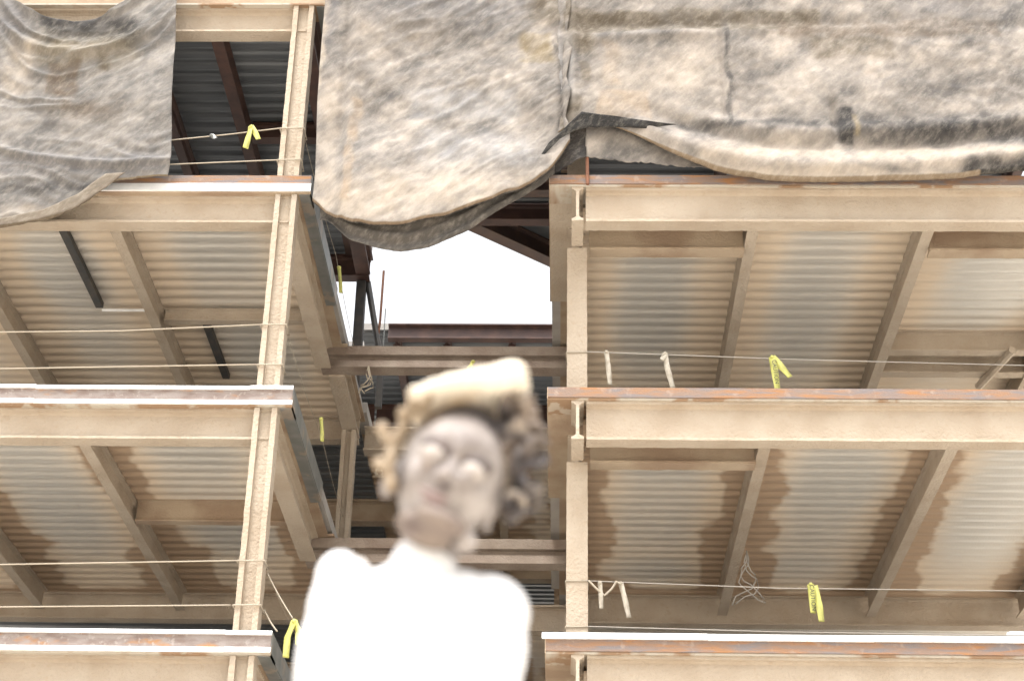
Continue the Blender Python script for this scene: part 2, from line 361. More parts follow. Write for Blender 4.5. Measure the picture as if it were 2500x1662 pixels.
deck(-1.9,.25,24.2,26.8,18.88,B,DECKD,None,'bare grey steel deck')
# rear frame beyond the gap
def rear():
    part('rear_beam',lambda bm:ext(bm,iprof(31.35,18.38,18.72,.2,.03,.04),'x',-3.62,-.02),PRIM,B,'bare rust-brown beam across the back')
    for X in (-3.45,-2.4,-1.05,.6):
        part('joist',lambda bm:ext(bm,iprof(X,18.33,18.6,.15,.025,.03),'y',31.5,38),PRIM,B)
    deck(-4.2,3,31.48,34.9,18.62,B,DECKD,None,'bare grey steel deck'); deck(-4.2,3,35.1,38,18.62,B,DECKD,None,'bare grey steel deck')
    part('rear_beam',lambda bm:ext(bm,iprof(35.0,18.15,18.6,.3,.03,.04),'x',-4.2,3),PRIM,B)
    part('rear_beam',lambda bm:ext(bm,iprof(38.0,18.15,18.6,.3,.03,.04),'x',-4.2,3),PRIM,B)
    part('floor_slab',lambda bm:box(bm,-4.2,3,31.5,38.1,18.70,18.85),CON,B)
    deck(-9,-4.21,32.3,38,18.62,B,DECKD,None,'bare grey steel deck'); part('floor_slab',lambda bm:box(bm,-9,-4.21,32.3,38.1,18.70,18.85),CON,B)
    for X in (-6.,-4.9): part('joist',lambda bm:ext(bm,iprof(X,18.33,18.6,.15,.025,.03),'y',32.4,38),PRIM,B)
    part('rear_beam',lambda bm:ext(bm,iprof(35.0,18.15,18.6,.3,.03,.04),'x',-9,-4.25),PRIM,B)
    for k in (0,1,2,3):
        zt=LV[k]; so=zt-.28
        deck(-13,-3.8,29.0,45,so,B,DECKD,None,'bare grey steel deck')
        deck(-3.78,.3,29.4,35.9,so,B,DECK,spray_fn([-3.7,-1.3,.3],[29,33.,36],.9,k+.4,0,0,.5,33,[(-.9,32.6,.9,1.,.4)]))
        part('floor_slab',lambda bm:box(bm,-13,8.1,31.42 if k<4 else 29,45.2,so+.08,zt),CON,B)
        part('rear_beam',lambda bm:ext(bm,iprof(29.2,zt-.76,so-.001,.3,.035,.05),'x',-3.7,.2,.2,.006,.12),FP,B)
        part('rear_beam',lambda bm:ext(bm,iprof(32.7,zt-.76,so-.001,.3,.035,.05),'x',-8,-3.4,.2,.006,.12),FPD,B)
        deck(-3.78,8.1,36.1,45,so,B,DECKD,None,'bare grey steel deck')
        part('rear_beam',lambda bm:ext(bm,iprof(36,zt-.76,so-.001,.3,.035,.05),'x',-13,.3,.2,.006,.12),FPD,B)
        for X in (-3.3,-1.2): part('joist',lambda bm:ext(bm,iprof(X,zt-.64,so-.001,.16,.03,.04),'y',29.4,35.8),FPD,B)
        part('column',lambda bm:box(bm,-5.2,-4.95,32.6,32.85,(LV[k-1] if k else 0),zt-.77),FPD,B)
        part('column',lambda bm:box(bm,-.15,.1,35.9,36.15,(LV[k-1] if k else 0),zt-.77),FPD,B)
    part('column',lambda bm:ext(bm,[(-4.0,28.75),(-3.82,28.75),(-3.82,28.95),(-4.0,28.95)],'z',15.6,18.3),DKS,B,'dark grey bare steel column')
    part('brace',lambda bm:tube(bm,[(-3.80,28.9,18.35),(-3.47,28.9,16.7)],.06,8),DKS,B,'dark slanting steel brace')
    part('column',lambda bm:ext(bm,[(-3.5,28.8),(-3.38,28.8),(-3.38,28.92),(-3.5,28.92)],'z',15.6,16.75),DKS,B)
    part('rod',lambda bm:tube(bm,[(-3.50,28.9,18.6),(-3.51,28.9,17.5),(-3.53,28.9,17.2),(-3.5,28.9,16.7)],.024,6),ROD,B,'thin rusty rod')
    part('rod',lambda bm:tube(bm,[(-3.42,28.9,17.75),(-3.42,28.9,16.8)],.012,6),GREY,B)
rear()
part('conduit',lambda bm:tube(bm,[(-7.55,24.42,15.2),(-6.72,24.42,15.2)],.025,8),GALV,B,'thin pale conduit')
# dark strips for unsprayed deck seams, shadow included in their colour, rod standing on the right wing's edge
for x,y0,y1 in ((-7.58,21.9,24.35),(-5.93,24.95,26.9)):
    part('deck_seam_shadow',lambda bm:ext(bm,[(x-.06,15.2),(x+.06,15.2),(x+.06,15.3),(x-.06,15.3)],'y',y0,y1),DKS,B,'dark grey strip for an unsprayed deck seam and its shadow')
part('edge_rod',lambda bm:tube(bm,[(.345,20.97,16.7),(.352,20.97,16.3),(.357,20.97,15.62),(.36,20.96,15.40)],.026,8),ROD,B,'short rusty rod standing on the slab edge')

# ------------------------------------------------------------------ debris netting
def interp(pts,x,i=0):
    j=1-i
    if x<=pts[0][i]: return pts[0][j]
    for p,q in zip(pts,pts[1:]):
        if x<=q[i]:
            t=(x-p[i])/((q[i]-p[i]) or 1); return p[j]+(q[j]-p[j])*t
    return pts[-1][j]
def interps(pts,x,w=.09): return (interp(pts,x-w)+2*interp(pts,x)+interp(pts,x+w))/4
P_MID=[(-3.04,-0.49,18.16,20.29,(0.33, 0.32, 0.33),0.50,0.70),
 (-2.59,-1.22,17.70,18.32,(0.085, 0.08, 0.085),0.40,0.45),
 (-2.28,-0.70,16.34,16.90,(0.52, 0.52, 0.53),0.12,0.55),
 (-2.12,-0.45,15.47,16.08,(0.52, 0.52, 0.53),0.15,0.50),
 (-3.44,-0.14,14.43,15.33,(0.62, 0.55, 0.465),0.40,0.80),
 (-3.57,-3.27,14.76,17.08,(0.62, 0.55, 0.465),0.10,0.60),
 (-3.15,-3.01,14.84,16.71,(0.56, 0.46, 0.35),0.03,0.80),
 (-0.65,-0.13,17.47,17.97,(0.45, 0.37, 0.22),0.06,0.80),
 (-0.48,0.27,18.16,19.12,(0.3, 0.245, 0.165),0.15,0.70),
 (-0.09,-0.06,16.05,17.77,(0.085, 0.08, 0.085),0.03,0.60),
 (-3.22,-1.72,17.77,18.32,(0.62, 0.55, 0.465),0.30,0.35),
 (-3.76,-3.63,16.71,18.64,(0.62, 0.55, 0.465),0.03,0.80),
 (-3.61,-3.48,17.77,18.64,(0.33, 0.32, 0.33),0.10,0.80),]
P_RIGHT=[(0.02,3.88,18.04,18.44,(0.3, 0.245, 0.165),0.05,0.90),
 (3.25,6.57,17.93,18.24,(0.34, 0.26, 0.18),0.05,0.55),
 (0.03,0.46,17.62,18.32,(0.3, 0.245, 0.165),0.10,0.90),
 (0.30,0.43,17.09,17.47,(0.3, 0.245, 0.165),0.03,0.70),
 (-0.03,0.27,16.20,16.79,(0.3, 0.245, 0.165),0.08,0.80),
 (0.54,1.27,16.40,16.90,(0.56, 0.46, 0.35),0.03,0.80),
 (0.61,0.83,17.01,17.85,(0.56, 0.46, 0.35),0.06,0.60),
 (0.46,2.28,16.42,17.77,(0.62, 0.55, 0.465),0.30,0.35),
 (-0.13,0.15,16.64,17.93,(0.52, 0.52, 0.53),0.10,0.60),
 (3.72,4.94,17.54,17.89,(0.3, 0.245, 0.165),0.08,0.60),
 (2.42,2.50,16.34,18.16,(0.085, 0.08, 0.085),0.02,0.55),
 (1.65,4.23,16.26,16.37,(0.085, 0.08, 0.085),0.05,0.60),
 (4.34,7.89,15.99,16.42,(0.085, 0.08, 0.085),0.25,0.85),
 (4.02,4.21,15.97,16.58,(0.085, 0.08, 0.085),0.04,1.00),  # dark fold, its shade painted into the colour
 (4.22,4.31,16.09,16.42,(0.45, 0.37, 0.22),0.03,0.90),
 (1.93,4.00,15.34,16.02,(0.62, 0.55, 0.465),0.20,0.80),
 (4.24,6.66,15.56,15.95,(0.62, 0.55, 0.465),0.15,0.95),
 (5.00,5.91,16.79,17.24,(0.085, 0.08, 0.085),0.30,0.40),
 (5.16,8.89,18.23,19.43,(0.33, 0.32, 0.33),0.30,0.50),
 (5.75,7.21,15.35,15.70,(0.085, 0.08, 0.085),0.10,0.80),
 (1.10,5.45,15.34,15.52,(0.62, 0.55, 0.465),0.04,0.90),]
P_LEFT=[(-7.94,-6.49,17.82,18.25,(0.085, 0.08, 0.085),0.15,0.90),
 (-7.81,-7.31,16.84,17.47,(0.34, 0.26, 0.18),0.05,0.85),
 (-8.15,-6.52,17.47,18.01,(0.45, 0.37, 0.22),0.25,0.50),
 (-7.60,-6.62,16.41,16.74,(0.34, 0.26, 0.18),0.15,0.60),  # darker fold under the brown patch, shade put into the colour
 (-8.69,-8.30,18.01,18.65,(0.33, 0.32, 0.33),0.15,0.80),
 (-8.48,-8.04,16.93,17.93,(0.62, 0.55, 0.465),0.15,0.70),
 (-8.25,-5.77,15.46,15.75,(0.33, 0.32, 0.33),0.10,0.60),
 (-8.19,-6.39,15.10,15.32,(0.085, 0.08, 0.085),0.15,0.60),
 (-8.10,-6.91,14.48,14.89,(0.62, 0.55, 0.465),0.08,0.60),
 (-7.03,-6.88,17.31,17.93,(0.3, 0.245, 0.165),0.06,0.70),
 (-8.04,-7.03,18.17,18.41,(0.085, 0.08, 0.085),0.06,0.70),]
def dirt_fold_shade(patches,seed,lo=(.27,.255,.245),hi=(.62,.565,.505),bias=0):  # dust and spray tones; some patches also paint the shade in folds
    def f(x,z):
        q=Vector(((x+z*.8)*.9+seed,(z-x*.8)*2.2,seed))
        t=.5+bias+.42*noise.fractal(q,.9,2,5)+.22*noise.fractal(Vector((x*4,seed,z*4)),1,2,4)+.16*noise.noise(Vector(((x+z)*5,(z-x)*14,seed)))
        t=max(0,min(1,t)); c=[lo[i]+(hi[i]-lo[i])*t for i in range(3)]; pm=1.0
        wx=x+.09*noise.noise(Vector((x*3,z*3,seed))); wz=z+.09*noise.noise(Vector((x*3+9,z*3,seed)))
        for x0,x1,z0,z1,col,s,al in patches:
            k=sm(-s,s,min(wx-x0,x1-wx))*sm(-s,s,min(wz-z0,z1-wz))*al
            if k>0:
                k*=.75+.5*noise.fractal(Vector((x*5,z*5,seed+3)),1,2,3)
                k=max(0,min(1,k)); c=[c[i]*(1-k)+col[i]*pm*k for i in range(3)]
        g_=.3*c[0]+.6*c[1]+.1*c[2]; return [(v*.66+g_*.34)*1.03 for v in c]
    return f
def sheet(name,lx,rx,top,bot,y,disp,colf,parent=None,res=.035,curl=0,curlcol=None,label=None,thick=.006,fray=.012):
    """lx/rx: lists (z,x) for the side edges, top/bot: lists (x,z)"""
    bm=bmesh.new(); lay=bm.loops.layers.color.new('dirt_fold_shade'); col={}
    xl=min(p[1] for p in lx); xr=max(p[1] for p in rx); nu=int((xr-xl)/res)
    zt=max(p[1] for p in top); zb=min(p[1] for p in bot); nv=int((zt-zb)/res)
    g=[]
    for j in range(nv+1):
        v=j/nv; row=[]
        for i in range(nu+1):
            u=i/nu; X0=xl+(xr-xl)*u; zz=interps(top,X0)*(1-v)+interps(bot,X0)*v
            a_=interp(lx,zz,0); b_=interp(rx,zz,0); X=a_+(b_-a_)*u
            Z=interps(top,X)*(1-v)+interps(bot,X)*v
            if j==nv: Z+=random.uniform(-1,1)*fray*(0 if curl else 1)
            Y=y+disp(X,Z,u,v); vt=bm.verts.new((X,Y,Z)); col[vt]=colf(X,Z); row.append(vt)
        g.append(row)
    if curl:
        for k in range(1,8):
            th=k/7*math.pi*1.05; row=[]
            for i in range(nu+1):
                p=g[nv][i].co; r=curl(p.x) if callable(curl) else curl
                vt=bm.verts.new((p.x,p.y+r*(1-math.cos(th)),p.z-r*math.sin(th)+random.uniform(-.004,.004))); col[vt]=curlcol(p.x,k/7); row.append(vt)
            g.append(row)
    for j in range(len(g)-1):
        for i in range(nu): bm.faces.new((g[j][i],g[j+1][i],g[j+1][i+1],g[j][i+1]))
    for f in bm.faces:
        for l in f.loops: l[lay]=(*col[l.vert],1)
    o=link(name,bm,NET,parent,True,label)
    md=o.modifiers.new('thickness','SOLIDIFY'); md.thickness=thick; md.offset=0
    return o
def wr(x,z,seed,k=1):
    return k*(.05*noise.noise(Vector((x*.8+seed,z*1.1,0)))+.028*noise.noise(Vector(((x+z)*2.6,(z-x)*1.1,seed)))+.010*noise.noise(Vector(((x+z*.7)*2.2,(z-x*.6)*8,seed)))+.006*noise.noise(Vector(((x-z)*7,(x+z)*3,seed)))+.003*noise.noise(Vector((x*16,z*16,seed))))
def ridge(d,w): return math.exp(-(d/w)**2)
def fold(q,x,seed,k):
    # irregular creases that follow the level lines of q, thinning out and merging
    w=.16*noise.noise(Vector((x*1.3,q*.9,seed)))+.05*noise.noise(Vector((x*4,q*3,seed)))
    a=noise.noise(Vector(((q+w)*3.4,x*.35,seed+4))); b=noise.noise(Vector(((q+w)*8.5,x*.8,seed+9)))
    m=.5+.9*noise.noise(Vector((x*.9,q*.8,seed+2)))
    return k*((.085*(1-abs(a)*2.2)**2*max(0,m) if abs(a)<.45 else 0)+.014*(1-abs(b)*2)*max(0,.4+noise.noise(Vector((x*1.1,q*1.3,seed+6)))))
mid_bot=[(-3.609,15.043),(-3.368,14.73),(-3.061,14.524),(-2.645,14.422),(-2.178,14.438),(-1.599,14.597),(-1.02,14.841),(-.497,15.192),(-.145,15.582),(-.057,15.761),(.05,16.0),(.3,16.4)]
def dmid(x,z,u,v):
    d=wr(x,z,3,1.3)
    # swags running down from the upper right towards the hanging belly
    q=z-.20*(x+2.3)**2*sm(17.5,14.8,z)-.55*(x+2.3); d-=fold(q,x,1.7,.42)*sm(-3.65,-3.1,x)
    d-=.30*sm(16.6,14.8,z)*sm(-3.6,-2.8,x)*sm(.1,-1.2,x)     # belly blows forward
    d+=.05*ridge(x+3.28,.05)*sm(15,16.5,z)-.04*ridge(x+3.12,.07)
    d+=.07*ridge(x+.02,.04)*sm(15.9,16.3,z)
    return d
net1=sheet('debris_netting',[(15.0,-3.60),(15.4,-3.593),(16.7,-3.657),(17.8,-3.671),(18.64,-3.669),(22.7,-3.66)],[(14.4,.1),(16.3,.10),(16.6,.03),(16.9,.12),(17.3,.04),(17.7,.13),(18.1,.05),(18.5,.11),(22.7,.1)],
   [(-3.7,22.7),(.4,22.7)],mid_bot,20.72,dmid,dirt_fold_shade(P_MID,2.3,bias=.07),curl=.045,curlcol=lambda x,k:(.42,.35,.27) if k<.35 else (.12,.105,.09),res=.032)
tag(net1,'dusty grey and cream debris netting bellying down into the gap between the wings','netting','debris nettings hung down the facade')
back=[(-3.39,14.79),(-3.009,14.376),(-2.649,14.241),(-2.265,14.174),(-1.888,14.244),(-1.311,14.52),(-.732,14.937),(-.263,15.361),(-.1,15.6)]
back=[(p[0],p[1]-.16*sm(15.2,14.3,p[1])) for p in back]
sheet('hem_fold',[(14,-3.5),(16,-3.5)],[(14,-.12),(16,-.12)],[(p[0],p[1]+.5) for p in back],back,20.86,lambda x,z,u,v:wr(x,z,8,.4)-.30*sm(16.6,14.8,z)*sm(-3.6,-2.8,x)*sm(.1,-1.2,x)+.03*v+.02*math.sin(v*14+x),dirt_fold_shade([],5,lo=(.20,.18,.155),hi=(.33,.285,.235)),net1,fray=.003,label='shaded double hem hanging below the netting')
right_bot=[(-.149,16.122),(.1,16.33),(.272,16.43),(.5,16.38),(.753,16.298),(1.11,16.124),(1.641,15.836),(2.226,15.587),(2.925,15.43),(3.687,15.40),(4.862,15.43),(5.745,15.48),(6.641,15.62),(7.79,15.5),(8.6,15.45)]
def drt(x,z,u,v):
    d=wr(x,z,13,.9)-fold(z+.12*x,x,8.3,.22)*sm(15.9,16.4,z)
    e=z-interp(right_bot,x)
    d-=.10*ridge(e-.18,.16)*sm(.4,1.6,x); d+=.06*ridge(e-.55,.12)*sm(.8,2,x); d-=.05*ridge(e-.8,.12)*sm(1.2,2.6,x)
    d+=.06*ridge(x-.02,.05)*sm(16.2,16.8,z)*sm(18.2,17.6,z); d-=.05*ridge(x-.16,.05)*sm(16.2,16.8,z)
    d+=.05*ridge(x-2.38,.035)*sm(18.2,17.9,z)*sm(16.3,16.6,z)
    d+=.09*ridge(x-3.98,.06)*sm(15.95,16.1,z)*sm(16.8,16.6,z)
    d+=.06*ridge(z-18.2,.13)*sm(.1,.5,x)          # pressed back against the slab behind
    d-=.04*ridge(z-17.9-.05*x,.1)
    return d
net2=sheet('debris_netting',[(15,-.12),(22.7,-.05)],[(15,8.6),(22.7,8.6)],[(-.2,22.7),(8.7,22.7)],right_bot,20.755,drt,dirt_fold_shade(P_RIGHT,7.7,bias=.06),
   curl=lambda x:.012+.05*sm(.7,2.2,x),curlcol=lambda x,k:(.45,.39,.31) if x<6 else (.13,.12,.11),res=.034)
tag(net2,'wide grey debris netting over the right wing, its curled hem touching the slab edge','netting','debris nettings hung down the facade')
DK=dirt_fold_shade([],4,lo=(.045,.045,.048),hi=(.085,.082,.082))
def poly(name,outline,y,colf,parent,lab,dy=0,res=14,thick=.008):
    bm=bmesh.new(); lay=bm.loops.layers.color.new('dirt_fold_shade')
    vs=[bm.verts.new((p[0],y+(p[2] if len(p)>2 else 0),p[1])) for p in outline]
    f=bm.faces.new(vs); bmesh.ops.triangulate(bm,faces=[f]); bmesh.ops.subdivide_edges(bm,edges=bm.edges[:],cuts=5,use_grid_fill=True)
    for v in bm.verts: v.co.y+=wr(v.co.x,v.co.z,21,.6)
    for f in bm.faces:
        for l in f.loops: l[lay]=(*colf(l.vert.co.x,l.vert.co.z),1)
    o=link(name,bm,NET,parent,True,lab); md=o.modifiers.new('thickness','SOLIDIFY'); md.thickness=thick; return o
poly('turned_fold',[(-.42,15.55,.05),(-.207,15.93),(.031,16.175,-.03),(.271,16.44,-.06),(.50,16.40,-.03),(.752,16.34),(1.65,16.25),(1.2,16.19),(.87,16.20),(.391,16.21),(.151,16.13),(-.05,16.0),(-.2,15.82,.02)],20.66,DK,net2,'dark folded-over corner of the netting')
sheet('inner_layer',[(15.5,.33),(16.5,.33)],[(15.5,2.3),(16.5,2.3)],[(.3,16.45),(.75,16.4),(1.11,16.2),(1.64,15.95),(2.3,15.7)],[(.33,15.86),(.75,15.81),(1.35,15.74),(1.95,15.70),(2.3,15.68)],20.93,lambda x,z,u,v:wr(x,z,31,1),dirt_fold_shade([],9.1,bias=-.05),net2,fray=.02)
sheet('inner_layer',[(15.3,-.15),(16.5,-.15)],[(15.3,.34),(16.5,.34)],[(-.15,16.05),(.05,16.3),(.34,16.4)],[(-.15,15.56),(.06,15.69),(.34,15.85)],20.9,lambda x,z,u,v:wr(x,z,33,1.6),dirt_fold_shade([],9.9,lo=(.08,.075,.075),hi=(.25,.2,.16)),net2,fray=.02)
lt=[(-10.6,19.1),(-9.3,18.9),(-8.9,18.9),(-8.737,18.7),(-8.474,18.62),(-8.051,18.345),(-7.527,18.233),(-7.093,18.312),(-6.749,18.607),(-6.592,18.889),(-6.3,19.25),(-5.9,19.3)]
lb=[(-10.4,14.3),(-9.2,14.38),(-8.076,14.60),(-7.501,14.72),(-7.001,14.95),(-6.745,15.2),(-6.466,15.376),(-6.228,15.391),(-5.7,15.427)]
def dl(x,z,u,v):
    d=wr(x,z,43,1.1)
    q=z-.42*(x+7.45)**2*sm(16.2,17.8,z)+.25*math.sin((x+7.)*1.8)*sm(17.2,16.2,z); d-=fold(q,x,5.1,.9)
    d-=.09*ridge(z-17.62-.42*(x+7.45)**2,.09)*sm(1.2,.9,abs(x+7.45)); d-=.08*ridge(z-15.62-.16*(x+6.5)**2*.5,.06)
    d+=.05*ridge(x+8.3,.08)*sm(16,18,z)
    return d
net3=sheet('debris_netting',[(14,-10.4),(20,-10.6)],[(15.43,-5.752),(15.68,-5.732),(16.97,-5.865),(18.65,-5.976),(19.3,-6.0)],lt,lb,20.78,dl,dirt_fold_shade(P_LEFT,17,lo=(.27,.26,.255),hi=(.54,.505,.465),bias=.0),
   curl=lambda x:.02+.03*sm(-6.4,-7.5,x),curlcol=lambda x,k:(.41,.36,.29),res=.034)
tag(net3,'grey debris netting sagging between two ties over the left wing','netting','debris nettings hung down the facade')
poly('turned_fold',[(-8.3,14.52),(-8.09,14.50),(-7.514,14.62),(-7.008,14.83),(-6.636,15.17),(-6.37,15.43),(-6.66,15.41),(-7.027,15.06),(-7.5,14.78),(-8.1,14.62)],20.72,dirt_fold_shade([],6,lo=(.36,.30,.23),hi=(.46,.40,.32)),net3,'cream underside of the turned hem')

# ------------------------------------------------------------------ ropes, tapes
def rope(name,pts,label,cat='rope',group='safety lines strung between the columns',r=.011,m=None,n=14,sag=.02):
    P=[]
    for p,q in zip(pts,pts[1:]):
        for i in range(n): 
            t=i/n; v=Vector(p).lerp(Vector(q),t); v.z-=sag*math.sin(math.pi*t); P.append(v)
    P.append(Vector(pts[-1]))
    bm=bmesh.new(); tube(bm,P,r,6)
    # wrap round the end column
    o=link(name,bm,m or ROPE,None,True); tag(o,label,cat,group); return o
def wrap(o,x,y,z,w=.36,d=.3):
    bm=bmesh.new(); h=w/2; q=d/2
    tube(bm,[(x-h,y-q,z),(x+h,y-q,z+.004),(x+h,y+q,z),(x-h,y+q,z),(x-h,y-q,z-.004)],.012,6)
    return link('column_wrap',bm,ROPE,o,True)
Lr=[('upper line with yellow tape beside the left netting',[(-11.4,21.0,16.15),(-5.848,21.0,16.196),(-4.995,21.0,16.301),(-4.22,21.02,16.43)],16.43),
 ('lower line just above the top left slab edge',[(-11.4,21.0,15.7),(-5.83,21.0,15.762),(-4.2,21.02,15.86)],15.86),
 ('upper line across the middle left bay',[(-11.4,21.0,13.0),(-7.922,21.0,12.934),(-6.18,21.0,12.963),(-4.24,21.02,13.084)],13.084),
 ('lower line across the middle left bay',[(-11.4,21.0,12.4),(-7.83,21.0,12.357),(-4.225,21.02,12.455)],12.455),
 ('upper line across the lowest left bay',[(-11.4,21.0,9.55),(-7.37,21.0,9.482),(-4.24,21.02,9.573)],9.573),
 ('lower line across the lowest left bay',[(-11.4,21.0,8.95),(-7.276,21.0,8.903),(-4.26,21.02,8.965)],8.965)]
for lab,pts,z in Lr: wrap(rope('safety_line',pts,'thin dusty '+lab,sag=.0,r=.009),-4.05,21.17,z)
Rr=[('thin line across the middle right bay carrying three tape tails',[(.35,21.79,13.085),(3.39,21.82,12.99),(6.6,21.85,12.93),(7.8,21.85,12.95)],13.08),
 ('thin line across the lowest right bay carrying a yellow tape',[(.35,21.79,9.62),(2.908,21.82,9.551),(6.173,21.85,9.553),(7.8,21.85,9.57)],9.62),
 ('thin line lying low above the bottom right white edge strip',[(.35,21.79,8.985),(2.875,21.82,8.945),(7.8,21.85,8.93)],8.98)]
for lab,pts,z in Rr: wrap(rope('safety_line',pts,lab,m=WIRE,r=.007,sag=0),.215,21.96,z,.3,.32)
for z,l in ((13.1,'middle'),(9.6,'lowest'),(16.45,'top')):
    rope('safety_line',[(-3.9,21.3,z),(-3.78,24.5,z-.15),(-3.86,28.1,z)],'line running back along the inner side of the %s left storey'%l,r=.005,sag=.06)
def strip(bm,pts,w,tw=0,n=8,th=.004):
    P=[Vector(p) for p in pts]; Q=[]
    for p,q in zip(P,P[1:]): Q+=[p.lerp(q,i/n) for i in range(n)]
    Q.append(P[-1]); rows=[]
    for i,p in enumerate(Q):
        t=i/len(Q); a_=tw*math.sin(t*5+.3); d=(Q[min(i+1,len(Q)-1)]-Q[max(i-1,0)]).normalized()
        s=d.cross(Vector((0,1,0))); 
        if s.length<.1: s=Vector((1,0,0))
        s.normalize(); s=(Matrix.Rotation(a_,3,d)@s)*w/2; nn=d.cross(s).normalized()*th
        rows.append([bm.verts.new(p+s+nn),bm.verts.new(p-s+nn),bm.verts.new(p-s-nn),bm.verts.new(p+s-nn)])
    for r0,r1 in zip(rows,rows[1:]):
        for k in range(4): bm.faces.new((r0[k],r0[(k+1)%4],r1[(k+1)%4],r1[k]))
    bm.faces.new(rows[0]); bm.faces.new(rows[-1][::-1])
def tape(tails,label,m=YEL,w=.075,text=None,knot=True):
    e=empty('tape_streamer',tails[0][0],label,'tape','tape streamers tied to the safety lines')
    for t in tails:
        part('tail',lambda bm:strip(bm,t,w,.5),m,e,None,True)
    if knot:
        k=tails[0][0]; bm=bmesh.new(); bmesh.ops.create_icosphere(bm,subdivisions=2,radius=.032,matrix=Matrix.Translation(k)@Matrix.Diagonal((1,.8,.9,1)))
        for v in bm.verts: v.co+=Vector([random.uniform(-.006,.006)]*3)
        link('knot',bm,m,e,True)
    if text:
        p,ang,sz=text; cu=bpy.data.curves.new('lettering','FONT'); cu.body='CAUTION'; cu.size=sz; cu.align_x='CENTER'; cu.align_y='CENTER'; cu.extrude=.001
        to=bpy.data.objects.new('tmp',cu); C.objects.link(to); dg=bpy.context.evaluated_depsgraph_get(); me=bpy.data.meshes.new_from_object(to.evaluated_get(dg)); bpy.data.objects.remove(to)
        me.materials.clear(); me.materials.append(INK); o=bpy.data.objects.new('lettering',me); C.objects.link(o)
        o.parent=e; o.matrix_parent_inverse=e.matrix_world.inverted()
        o.matrix_world=Matrix.Translation(p)@Matrix.Rotation(ang,4,'Y')@Matrix.Rotation(math.pi/2,4,'X')
    return e
tape([[(-4.66,20.98,16.43),(-4.68,20.97,16.25),(-4.71,20.98,16.04)],[(-4.66,20.98,16.43),(-4.59,20.97,16.32),(-4.53,20.98,16.20)]],'forked pale yellow tape on the line right of the left netting',w=.085)
tape([[(-5.24,20.98,16.27),(-5.17,20.96,16.20)]],'short grey scrap of tape knotted beside the left netting',GREY,.07)
tape([[(-3.64,24.0,15.78),(-3.60,24.0,15.5),(-3.58,24.0,15.3)]],'yellow tape on the top left side edge in front of the dark beam',w=.06)
tape([[(-3.60,23.1,12.62),(-3.57,23.1,12.4),(-3.56,23.1,12.25)]],'yellow tape on the middle left side edge strip',w=.055)
tape([[(-7.43,20.98,9.50),(-7.42,20.97,9.38)]],'scrap of yellow tape at the left border of the photo',w=.1)
tape([[(-3.45,21.2,8.82),(-3.52,21.2,8.6),(-3.52,21.2,8.33)],[(-3.45,21.2,8.82),(-3.38,21.2,8.68),(-3.37,21.2,8.5)]],'two hanging yellow tails beside the lowest left slab corner',w=.085)
rope('side_rope',[(-3.87,21.3,9.5),(-3.46,21.2,8.84)],'thin slack rope slanting down from the lowest left column','rope',None,r=.010)
rope('side_rope',[(-3.87,21.3,9.0),(-3.66,21.2,8.68)],'short rope end at the foot of the lowest left column','rope',None,r=.012)
tape([[(.635,21.76,13.07),(.66,21.74,12.8),(.68,21.75,12.54)]],'dusty beige tape nearest the column in the middle right bay',BEI,.07)
tape([[(1.47,21.77,13.05),(1.50,21.75,12.8),(1.57,21.77,12.5)],[(1.47,21.77,13.05),(1.43,21.75,12.93)]],'dusty beige tape in the middle right bay, between two other tapes',BEI,.08)
tape([[(3.00,21.80,13.02),(3.02,21.78,12.8),(3.05,21.8,12.5)],[(3.00,21.80,13.02),(3.1,21.78,12.88),(3.24,21.8,12.70)]],'forked bright yellow tape over the middle right slab edge',w=.10,text=((3.03,21.755,12.76),math.radians(86),.085))
tape([[(3.33,21.80,9.60),(3.335,21.78,9.4),(3.34,21.8,9.2)],[(3.38,21.79,9.58),(3.42,21.77,9.3),(3.44,21.79,9.08)]],'long double yellow tape in the lowest right bay',w=.09,text=((3.34,21.755,9.40),math.radians(88),.08))
tape([[(.52,21.76,9.58),(.53,21.74,9.4),(.535,21.76,9.22)]],'dusty pale tape tail nearest the column in the lowest right bay',BEI,.06)
tape([[(.80,21.76,9.58),(.85,21.74,9.35),(.90,21.76,9.10)]],'longer dusty pale tape tail in the lowest right bay',BEI,.07)
rope('rope_coil',[(.37,21.78,9.62),(.47,21.75,9.50),(.58,21.75,9.40),(.68,21.75,9.50),(.74,21.75,9.60),(.80,21.75,9.56)],'loop of dusty rope wound on the line in the lowest right bay','rope',None,r=.016,n=4,sag=0)
tape([[(-1.5,25.7,14.95),(-1.56,25.7,14.84),(-1.6,25.7,14.72)]],'yellow tape scrap under the link beam behind the statue hat',w=.07)
def tangle(name,c,r,h,label,n=5,m=ROPE):
    bm=bmesh.new()
    for k in range(n):
        ph=random.random()*6; P=[(c[0]+r*math.sin(ph+t*.7)*(t/9),c[1],c[2]-h*t/9+.03*math.sin(t*2+ph)) for t in range(10)]
        tube(bm,P,.011,5)
    return tag(link(name,bm,m,None,True),label,'rope')
tangle('rope_tangle',(-3.27,25.7,14.86),.14,.5,'tangle of frayed rope hanging under the link beam between the wings')
tangle('wire_tangle',(2.75,24.0,10.9),.25,.8,'loose hanging wires beside the joist in the lowest right bay',4,WIRE)
tangle('rope_tangle',(-3.3,28.3,14.2),.12,.25,'small frayed rope knot behind the statue hair',4)

